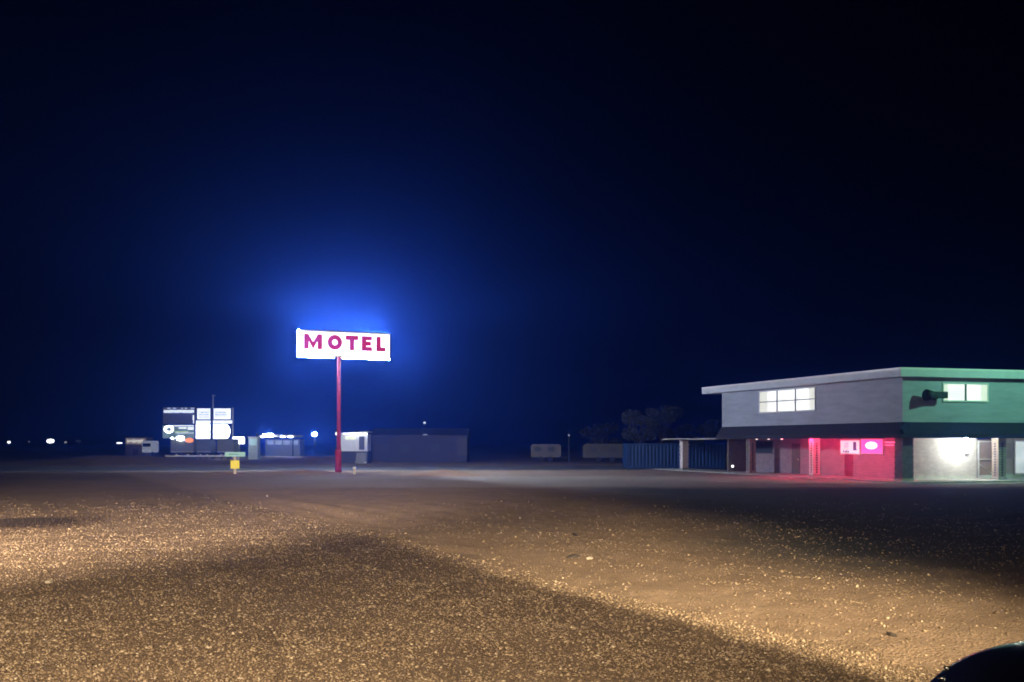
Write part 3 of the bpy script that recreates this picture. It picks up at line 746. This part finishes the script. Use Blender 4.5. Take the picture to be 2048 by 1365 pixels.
# small lit shop and van on the left horizon
D = 200.0
rs = thing('roadside_shop', 'small tan roadside shop with a lit sign band', 'shop', (X(271), D, 0))
ox = X(271)
MB().box(X(251)-ox, X(292)-ox, 0, 4, 0, Z(875.5)).build('wall', mat('shop_tan', (.34, .28, .22), .7, .3), rs)
MB().box(X(250)-ox, X(293)-ox, -.25, 4.2, Z(875.4), Z(873.5)).build('roof', M_post, rs)
MB().box(X(252)-ox, X(291)-ox, -.14, -.002, Z(889), Z(877)).build('sign_band', emit('band_tan', (.62, .52, .42), .5, .6, 1.3), rs)
t = MB(); rr = random.Random(9)
for k in range(9): t.box(X(255+k*3.6)-ox, X(257.6+k*3.6)-ox, -.17, -.141, Z(885+rr.uniform(-1, 2)), Z(881+rr.uniform(-2, 1)))
t.build('lit_lettering', emit('band_white', (1, .95, .85), 1.1), rs)
MB().box(-.5, .5, -.02, -.002, .05, 1.05).build('door', M_dkwood, rs)
vn = thing('parked_van', 'pale boxy van beside the tan roadside shop', 'van', (X(304), D-3, 0))
MB().box(-.85, .85, 0, 4.2, .45, 2.55, .12).build('body', emit('van_body_glow', (.6, .66, .8), .5, .2, 1), vn)  # own glow gives the van body its lit look
MB().box(-.7, .7, -.02, -.002, 1.5, 2.1).build('window', M_dim, vn)
for sx in (-.75, .75): MB().tube((sx-.1, .8, .32), (sx+.1, .8, .32), .32, n=14).build('wheel', mat('rubber', (.02, .02, .02), .8), vn)
for sx in (-.6, .6): MB().ball((sx, -.02, .8), .1, sy=.4).build('headlight', emit('head_dim', (.8, .9, 1), .8), vn)
lp = pole_light('yard_light', 239, 886.5, 190, .28, emit('yard_shop', (.95, 1, 1), 4), 'flat white lamp at the left end of tan shop', 'yard light', sx=2.0, sz=.4)

# white office trailer right of the red pole
D = 120.0
of = thing('office_trailer', 'white office trailer with lit eave right of red pole', 'trailer', (X(706), D, 0))
ox = X(706)
M_wt = mat('trailer_white', (.6, .62, .66), .55, .1)
MB().box(X(675)-ox, X(735)-ox, 0, 3, Z(903), Z(868.6)).build('wall', M_wt, of)
t = MB(); t.prism([(X(673)-ox, Z(869)), (X(737)-ox, Z(865.5)), (X(737)-ox, Z(863)), (X(673)-ox, Z(866.3))], 'Y', -.45, 3.2); t.build('roof', mat('trailer_roof', (.8, .82, .84), .5), of)
MB().box(X(688)-ox, X(735)-ox, -.42, -.34, Z(868.5), Z(867.2)).build('eave_light', emit('eave_glow', (.9, 1, .95), 16), of)
MB().box(X(718)-ox, X(729)-ox, -.03, -.002, Z(900), Z(873)).build('door', mat('door_navy', (.03, .04, .09), .5), of)
wo = MB().box(X(690)-ox, X(712)-ox, -.05, -.002, Z(881), Z(872)).build('window', M_frm, of)
MB().box(X(691)-ox, X(711)-ox, -.06, -.051, Z(880), Z(873)).build('pane', emit('office_glow', (.85, .9, .6), .6, .5, 1.5), wo)
MB().box(X(674)-ox, X(735.5)-ox, .2, 2.8, 0, Z(903.2)).build('skirting', mat('skirt_dark', (.04, .045, .06), .8), of)
for k in range(4): MB().box(X(714)-ox, X(734)-ox, -.4-.3*k, -.12-.3*k if k else -.06, .0, 1.15-.28*k).build('step', mat('step_grey', (.2, .21, .23), .8), of)
pole_light('yard_light', 672.5, 868, 119, .12, emit('yard_post_white', (.9, .95, 1), 2.0), 'thin white lamp just left of the red pole', 'yard light', sz=1.6)
g = at(731, 927, 117); g.z = 0
rm = thing('reflector_stake', 'tiny white reflector stake in front of office trailer', 'reflector', g)
MB().box(-.02, .02, -.02, .02, 0, .12).build('stake', M_post, rm)
MB().ball((0, -.03, .13), .09, sx=1.6, sz=.6).build('reflector', mat('reflector_white', (.9, .9, .9), .2, 0), rm)

# long low building
D = 126.0
lb = thing('long_building', 'long low dark shed right of the white office trailer', 'shed', (X(838), D, 0))
ox = X(838)
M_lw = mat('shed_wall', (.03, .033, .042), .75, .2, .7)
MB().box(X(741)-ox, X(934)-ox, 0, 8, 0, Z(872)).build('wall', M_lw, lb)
t = MB(); t.prism([(-.3, Z(872)), (8.3, Z(872)), (8.3, Z(871)), (4, Z(856)), (-.3, Z(871))], 'X', X(739)-ox, X(936)-ox); t.build('roof', mat('shed_roof', (.035, .04, .05), .7, .3), lb)
MB().box(X(914)-ox, X(933)-ox, -.03, -.002, .8, Z(876)).build('door', mat('shed_door', (.055, .057, .06), .7), lb)
for px in (770, 810, 870): MB().box(X(px)-ox-.5, X(px)-ox+.5, -.03, -.002, 1.1, 2.1).build('window', M_dim, lb)
MB().box(X(846)-ox, X(855)-ox, -.2, -.002, Z(870.5), Z(869.3)).build('wall_light', emit('dash_glow', (.6, .7, .85), .6), lb)

# campers
def camper(px0, px1, pyt, d, label, col):
    x0, x1 = xof(px0, d), xof(px1, d); c = (x0+x1)/2; hw = (x1-x0)/2; zt = zof(pyt, d)
    o = thing('camper', label, 'camper', (c, d, 0), 0, 'pale campers parked left of the blue container')
    t = MB(); t.prism([(-hw, .55), (hw*.9, .55), (hw, .8), (hw, zt-.2), (hw*.92, zt), (-hw*.9, zt), (-hw, zt-.25)], 'Y', 0, 2.2)
    t.build('body', mat('camper_'+label[:5], col, .5, .15), o)
    for k in range(2):
        u = -hw*.55+k*hw*.9; MB().box(u-.4, u+.4, -.02, -.002, 1.25, 1.75).build('window', M_dim, o)
    for sx in (-.15, .15):
        MB().tube((sx*hw*2-.0, -.02, .32), (sx*hw*2, .2, .32), .32, n=16).build('wheel', mat('rubber', (.02, .02, .02), .8), o)
    MB().tube((hw, 1.1, .6), (hw+.7, 1.1, .5), .05, n=6).build('hitch', M_post, o)
    return o
camper(1062, 1122, 889, 128, 'short grey camper left of the tiny white lamp', (.07, .07, .075))
camper(1166, 1256, 888.5, 124, 'longer greenish camper next to the blue container', (.05, .055, .05))

# ------------------------------------------------------------ trees
def leaf_mat(name, c):
    return mat(name, c, .7, .5, 1.2)
def tree(px, pytop, d, rad, label, seed, m, squash=.8):
    rr = random.Random(seed); nr = np.random.default_rng(seed)
    x = xof(px, d); zt = zof(pytop, d)
    o = thing('tree', label, 'tree', (x, d, 0), 0, 'trees behind the porch end')
    t = MB(); zc = zt-rad*squash
    t.tube((0, 0, -.1), (.1, 0, zc*.6), .2, .13, 10)
    tips = []
    for k in range(9):
        a = k*2.4+rr.uniform(-.3, .3); r = rad*rr.uniform(.35, .8); h = zc+rad*squash*rr.uniform(-.5, .75)
        s0 = (.1, 0, zc*rr.uniform(.4, .6)); q = (r*math.cos(a), r*math.sin(a), h)
        t.tube(s0, q, .08, .02, 6); tips.append(q)
    t.build('trunk', mat('bark', (.1, .08, .06), .9), o)
    P = []
    for q in tips:
        nleaf = 320; rad2 = rad*rr.uniform(.28, .48)
        v = nr.normal(0, 1, (nleaf, 3)); v /= np.linalg.norm(v, axis=1)[:, None]
        v *= (rad2*nr.random(nleaf)**.45)[:, None]; v[:, 2] *= .75
        P.append(v+np.array(q))
    P = np.concatenate(P); nl = len(P)
    a_ = nr.normal(0, 1, (nl, 3)); a_ /= np.linalg.norm(a_, axis=1)[:, None]
    b_ = np.cross(a_, nr.normal(0, 1, (nl, 3))); b_ /= np.linalg.norm(b_, axis=1)[:, None]
    sz = (.09+.09*nr.random(nl))[:, None]
    Vq = np.stack([P-a_*sz, P+b_*sz*.5, P+a_*sz, P-b_*sz*.5], 1).reshape(-1, 3)
    me = np_mesh('crown', Vq, np.arange(nl*4).reshape(-1, 4)); me.materials.append(m)
    c = bpy.data.objects.new('crown', me); COL.objects.link(c); c.parent = o
LG = leaf_mat('leaf_grey_green', (.04, .046, .034)); LD = leaf_mat('leaf_dark', (.015, .018, .014))
tree(1276, 824, 112, 2.1, 'pale dusty tree behind left end of blue container', 21, LG)
tree(1322, 814, 116, 2.4, 'tallest pale tree behind the blue container', 22, LG)
tree(1392, 836, 118, 2.6, 'dark tree between the tall pale tree and the motel', 23, LD)
tree(1205, 848, 132, 2.3, 'low dark tree behind the longer camper', 24, LD)
tree(1345, 846, 120, 2.2, 'low dark tree under the tallest pale tree', 25, LD)

# ------------------------------------------------------------ brush patch and flat stones in the lot
g = ground(55, 1052)
br = thing('brush_patch', 'dark patch of dry brush at the left edge of lot', 'brush', (g.x, g.y, 0))
nr = np.random.default_rng(3); nb = 2600
P = np.stack([nr.normal(-.6, 1.0, nb), nr.normal(1.2, 1.3, nb), np.zeros(nb)], 1)
hgt = np.abs(nr.normal(.0, .075, nb))*(.3+nr.random(nb))+.03
dx = nr.normal(0, .13, (nb, 2)); wv = .012+.01*nr.random(nb); th = nr.random(nb)*6.28
tip = P.copy(); tip[:, :2] += dx; tip[:, 2] = hgt
sid = np.stack([np.cos(th)*wv, np.sin(th)*wv, 0*th], 1)
Vb = np.stack([P-sid, P+sid, tip], 1).reshape(-1, 3)
me = np_mesh('twigs', Vb, np.arange(nb*3).reshape(-1, 3)); me.materials.append(mat('dry_brush', (.05, .035, .03), .9, .4, 2))
o = bpy.data.objects.new('twigs', me); COL.objects.link(o); o.parent = br
MB().ball((-.6, 1.2, -.05), 1.0, sx=1.5, sy=1.7, sz=.16, n=3).build('litter_heap', mat('brush_soil', (.045, .03, .026), .95, .4, 3, .6, 12), br, True)

def flat_stone(px, py, w_, l_, h, label, seed, m):
    g = ground(px, py); rr = random.Random(seed); bm = bmesh.new()
    bmesh.ops.create_icosphere(bm, subdivisions=2, radius=1)
    for v in bm.verts:
        k = rr.uniform(.75, 1.15); v.co = Vector((v.co.x*w_*k, v.co.y*l_*k, max(-.6, v.co.z)*h*k))
    me = bpy.data.meshes.new('flat_stone'); bm.to_mesh(me); bm.free(); me.materials.append(m)
    o = bpy.data.objects.new('flat_stone', me); COL.objects.link(o)
    o.location = (g.x, g.y, float(zg(np.array(g.x), np.array(g.y)))+h*.4); o.rotation_euler = (R(6), R(-5), rr.uniform(0, 3))
    return tag(o, label, 'stone')
M_rk = mat('dark_rock', (.06, .05, .045), .8, .3, 10, .5, 30); M_rp = mat('pale_rock', (.5, .44, .36), .8, .25, 10, .5, 30)
flat_stone(1146, 1119, .15, .07, .045, 'dark flat stone in the brightest strip of lot', 1, M_rk)
flat_stone(1178, 1121, .13, .06, .04, 'pale flat stone next to the dark stone in the strip', 2, M_rp)
flat_stone(1783, 1284, .09, .04, .03, 'small dark flat stone near the black car', 3, M_rk)
flat_stone(1150, 1073, .22, .05, .035, 'long thin dark stone at the back of bright strip', 4, M_rk)
flat_stone(98, 1168, .08, .05, .035, 'pale stone among gravel near the left edge of photo', 5, M_rp)

# ------------------------------------------------------------ black car at lower right
hv = Vector((-.99, .10, 0)).normalized()
corner = Vector((2.78, 6.95, 0))
car_rz = math.atan2(hv.y, hv.x)
rt_ = Vector((hv.y, -hv.x, 0))
orig = corner - hv*1.98 - rt_*.80
car = thing('parked_car', 'glossy black car whose hood corner shows at lower right', 'car', (orig.x, orig.y, 0), car_rz)
M_blk = mat('black_paint', (.012, .015, .019), .1, .0, 1, spec=.5, coat=0.0)
def loft(secs, n=28, ex=3.2):
    """secs: (x, halfwidth, zlow, zhigh)"""
    bm = bmesh.new(); rows = []
    for x, hw_, zl, zh in secs:
        row = []
        for k in range(n):
            t = 2*math.pi*k/n; c, s_ = math.cos(t), math.sin(t)
            row.append(bm.verts.new((x, hw_*math.copysign(abs(c)**(2/ex), c), (zl+zh)/2+(zh-zl)/2*math.copysign(abs(s_)**(2/ex), s_))))
        rows.append(row)
    for i in range(len(rows)-1):
        for k in range(n): bm.faces.new((rows[i][k], rows[i][(k+1) % n], rows[i+1][(k+1) % n], rows[i+1][k]))
    bm.faces.new(rows[0][::-1]); bm.faces.new(rows[-1])
    bmesh.ops.recalc_face_normals(bm, faces=bm.faces[:])
    return bm
def lobj(name, secs, m, parent, crown=0.0, **k):
    bm = loft(secs, **k)
    for v in bm.verts:
        if v.co.z > .8: v.co.z -= crown*abs(v.co.y)
    me = bpy.data.meshes.new(name); bm.to_mesh(me); bm.free(); me.materials.append(m)
    for p in me.polygons: p.use_smooth = True
    o = bpy.data.objects.new(name, me); COL.objects.link(o); o.parent = parent
    md = o.modifiers.new('sub', 'SUBSURF'); md.levels = 2; md.render_levels = 2
    return o
body = lobj('body', [(2.28, .55, .38, .66), (2.24, .68, .32, .76), (2.14, .78, .28, .9), (1.98, .85, .26, 1.02), (1.75, .89, .25, 1.11), (1.4, .92, .24, 1.17), (.9, .93, .24, 1.21), (.5, .93, .24, 1.25), (-.8, .93, .24, 1.25), (-1.8, .92, .25, 1.18), (-2.15, .86, .3, 1.05), (-2.3, .7, .38, .95)], M_blk, car, crown=.075, ex=7.0)
lobj('cabin', [(.85, .72, 1.0, 1.1), (.3, .74, 1.0, 1.45), (-.2, .72, 1.0, 1.58), (-1.2, .7, 1.0, 1.58), (-1.8, .7, 1.0, 1.45), (-2.15, .72, 1.0, 1.1)], mat('car_glass', (.01, .012, .014), .05, 0, 1, spec=.6), car, ex=3.6)
for sx in (1.4, -1.4):
    for sy in (-.86, .86):
        wo_ = MB().tube((sx, sy-.1, .33), (sx, sy+.1, .33), .33, n=28).build('wheel', mat('tyre', (.015, .015, .015), .8), car, True)
        MB().tube((sx, sy-.105, .33), (sx, sy+.105, .33), .2, n=20).build('rim', mat('rim_metal', (.5, .5, .52), .25, .05, metal=.9), wo_)
for sy in (-1, 1):
    t = MB(); t.ball((2.17, sy*.62, .72), .13, sx=.55, sy=1.35, sz=.6, n=3)
    t.build('headlight', mat('headlight_glass', (.75, .8, .82), .08, 0, spec=.8, coat=1), car, True)
    mo_ = MB().ball((.55, sy*1.02, 1.14), .12, sx=.6, sy=.9, sz=.7, n=3).build('mirror', M_blk, car, True)
bpy.context.view_layer.update()
def on_body(px, py):
    dg = bpy.context.evaluated_depsgraph_get(); mi = body.matrix_world.inverted()
    o_ = mi @ Vector((0, 0, CAMH)); d_ = (mi.to_3x3() @ Vector(((px-CX)/F, 1, -(py-HY)/F))).normalized()
    hit, loc, nrm, _ = body.evaluated_get(dg).ray_cast(o_, d_)
    return (loc, nrm) if hit else (None, None)
M_chr = mat('glint_chrome', (.75, .78, .82), .22, .0, metal=1.0)
for px, py, r_, sx_ in ((1876, 1346, .016, 1), (1896, 1336, .016, 2.0), (1888, 1357, .016, 2.4)):  # chrome beads added on the hood as bright glints
    loc, nrm = on_body(px, py)
    if loc is not None: MB().ball(loc, r_, sx=sx_, sz=.7).build('added_glint', M_chr, car, True)
MB().box(2.2, 2.3, -.42, .42, .5, .62, .02).build('grille', mat('grille_dark', (.02, .02, .02), .4), car)

# ------------------------------------------------------------ yard floodlights behind the camera (they light the near lot; the farthest left one is added)
M_stl = mat('steel_pole', (.35, .36, .37), .5, .15, metal=.6)
def flood_pole(loc, h, label, aim, energy, col, spot, blend=1.0, size=.06, added_blocker=None):
    o = thing('flood_pole', label, 'light pole', loc, 0)
    MB().tube((0, -.35, -.2), (0, -.35, h+.3), .1, .07, 14).build('pole', M_stl, o)
    MB().box(-.22, .22, -.42, -.12, h-.18, h+.2, .02).build('lamp_housing', M_post, o)
    if added_blocker is not None:  # unseen plate added to cut the hard edge of the beam
        d = Vector((added_blocker[0], added_blocker[1], 0)).normalized(); side = Vector((-d.y, d.x, 0))
        bm = bmesh.new(); P0 = Vector((0, 0, h))+side*.012
        vs = []
        for s_ in (0, .02):
            for f_, zz in ((-.12, -1.1), (.9, -1.1), (.9, .4), (-.12, .4)):
                vs.append(bm.verts.new(P0+side*s_+d*f_+Vector((0, 0, zz))))
        for f_ in ((0, 1, 2, 3), (7, 6, 5, 4), (0, 4, 5, 1), (1, 5, 6, 2), (2, 6, 7, 3), (3, 7, 4, 0)): bm.faces.new([vs[i] for i in f_])
        me = bpy.data.meshes.new('added_blocker'); bm.to_mesh(me); bm.free(); me.materials.append(M_post)
        q = bpy.data.objects.new('added_blocker', me); COL.objects.link(q); q.parent = o
    lamp('floodlight', 'SPOT', (loc[0], loc[1], h), energy, col, o, size, aim, spot, blend)
    return o
flood_pole((9.3, -2, 0), 7.0, 'steel flood pole with an added light blocker right of the camera', (-1.8, 27, 0), 70000, (1, .77, .45), R(39), 1.0, .016, added_blocker=(-.395, .919))
flood_pole((-2.0, -6, 0), 8.5, 'steel flood pole left behind the camera', (-5, 36, 0), 40000, (1, .76, .47), R(64), 1.0, .2)
flood_pole((-10.5, -4, 0), 8.5, 'added unseen flood pole farthest left behind the camera', (-13, 62, 0), 240000, (1, .76, .52), R(36), 1.0, .1)  # added lamp, brightens the yellow marker and far left ground
# greenish flood aimed at the right face of the motel
gp = loc2w(7, -9, 0)
flood_pole((gp.x, gp.y, 0), 10.2, 'steel pole with a greenish flood right of the motel', loc2w(4.5, 0, 5.6), 3700, (.33, 1, .62), R(76), .6, .08)

# ------------------------------------------------------------ render settings
S.view_settings.view_transform = 'Standard'; S.view_settings.look = 'None'
S.view_settings.exposure = 0; S.view_settings.gamma = 1
c = S.cycles
c.use_denoising = True
try: c.denoiser = 'OPENIMAGEDENOISE'
except Exception: pass
c.volume_bounces = 1; c.max_bounces = 6; c.diffuse_bounces = 3; c.glossy_bounces = 3
c.use_light_tree = True; c.sample_clamp_indirect = 8
c.pixel_filter_type = 'BLACKMAN_HARRIS'; c.filter_width = 1.8
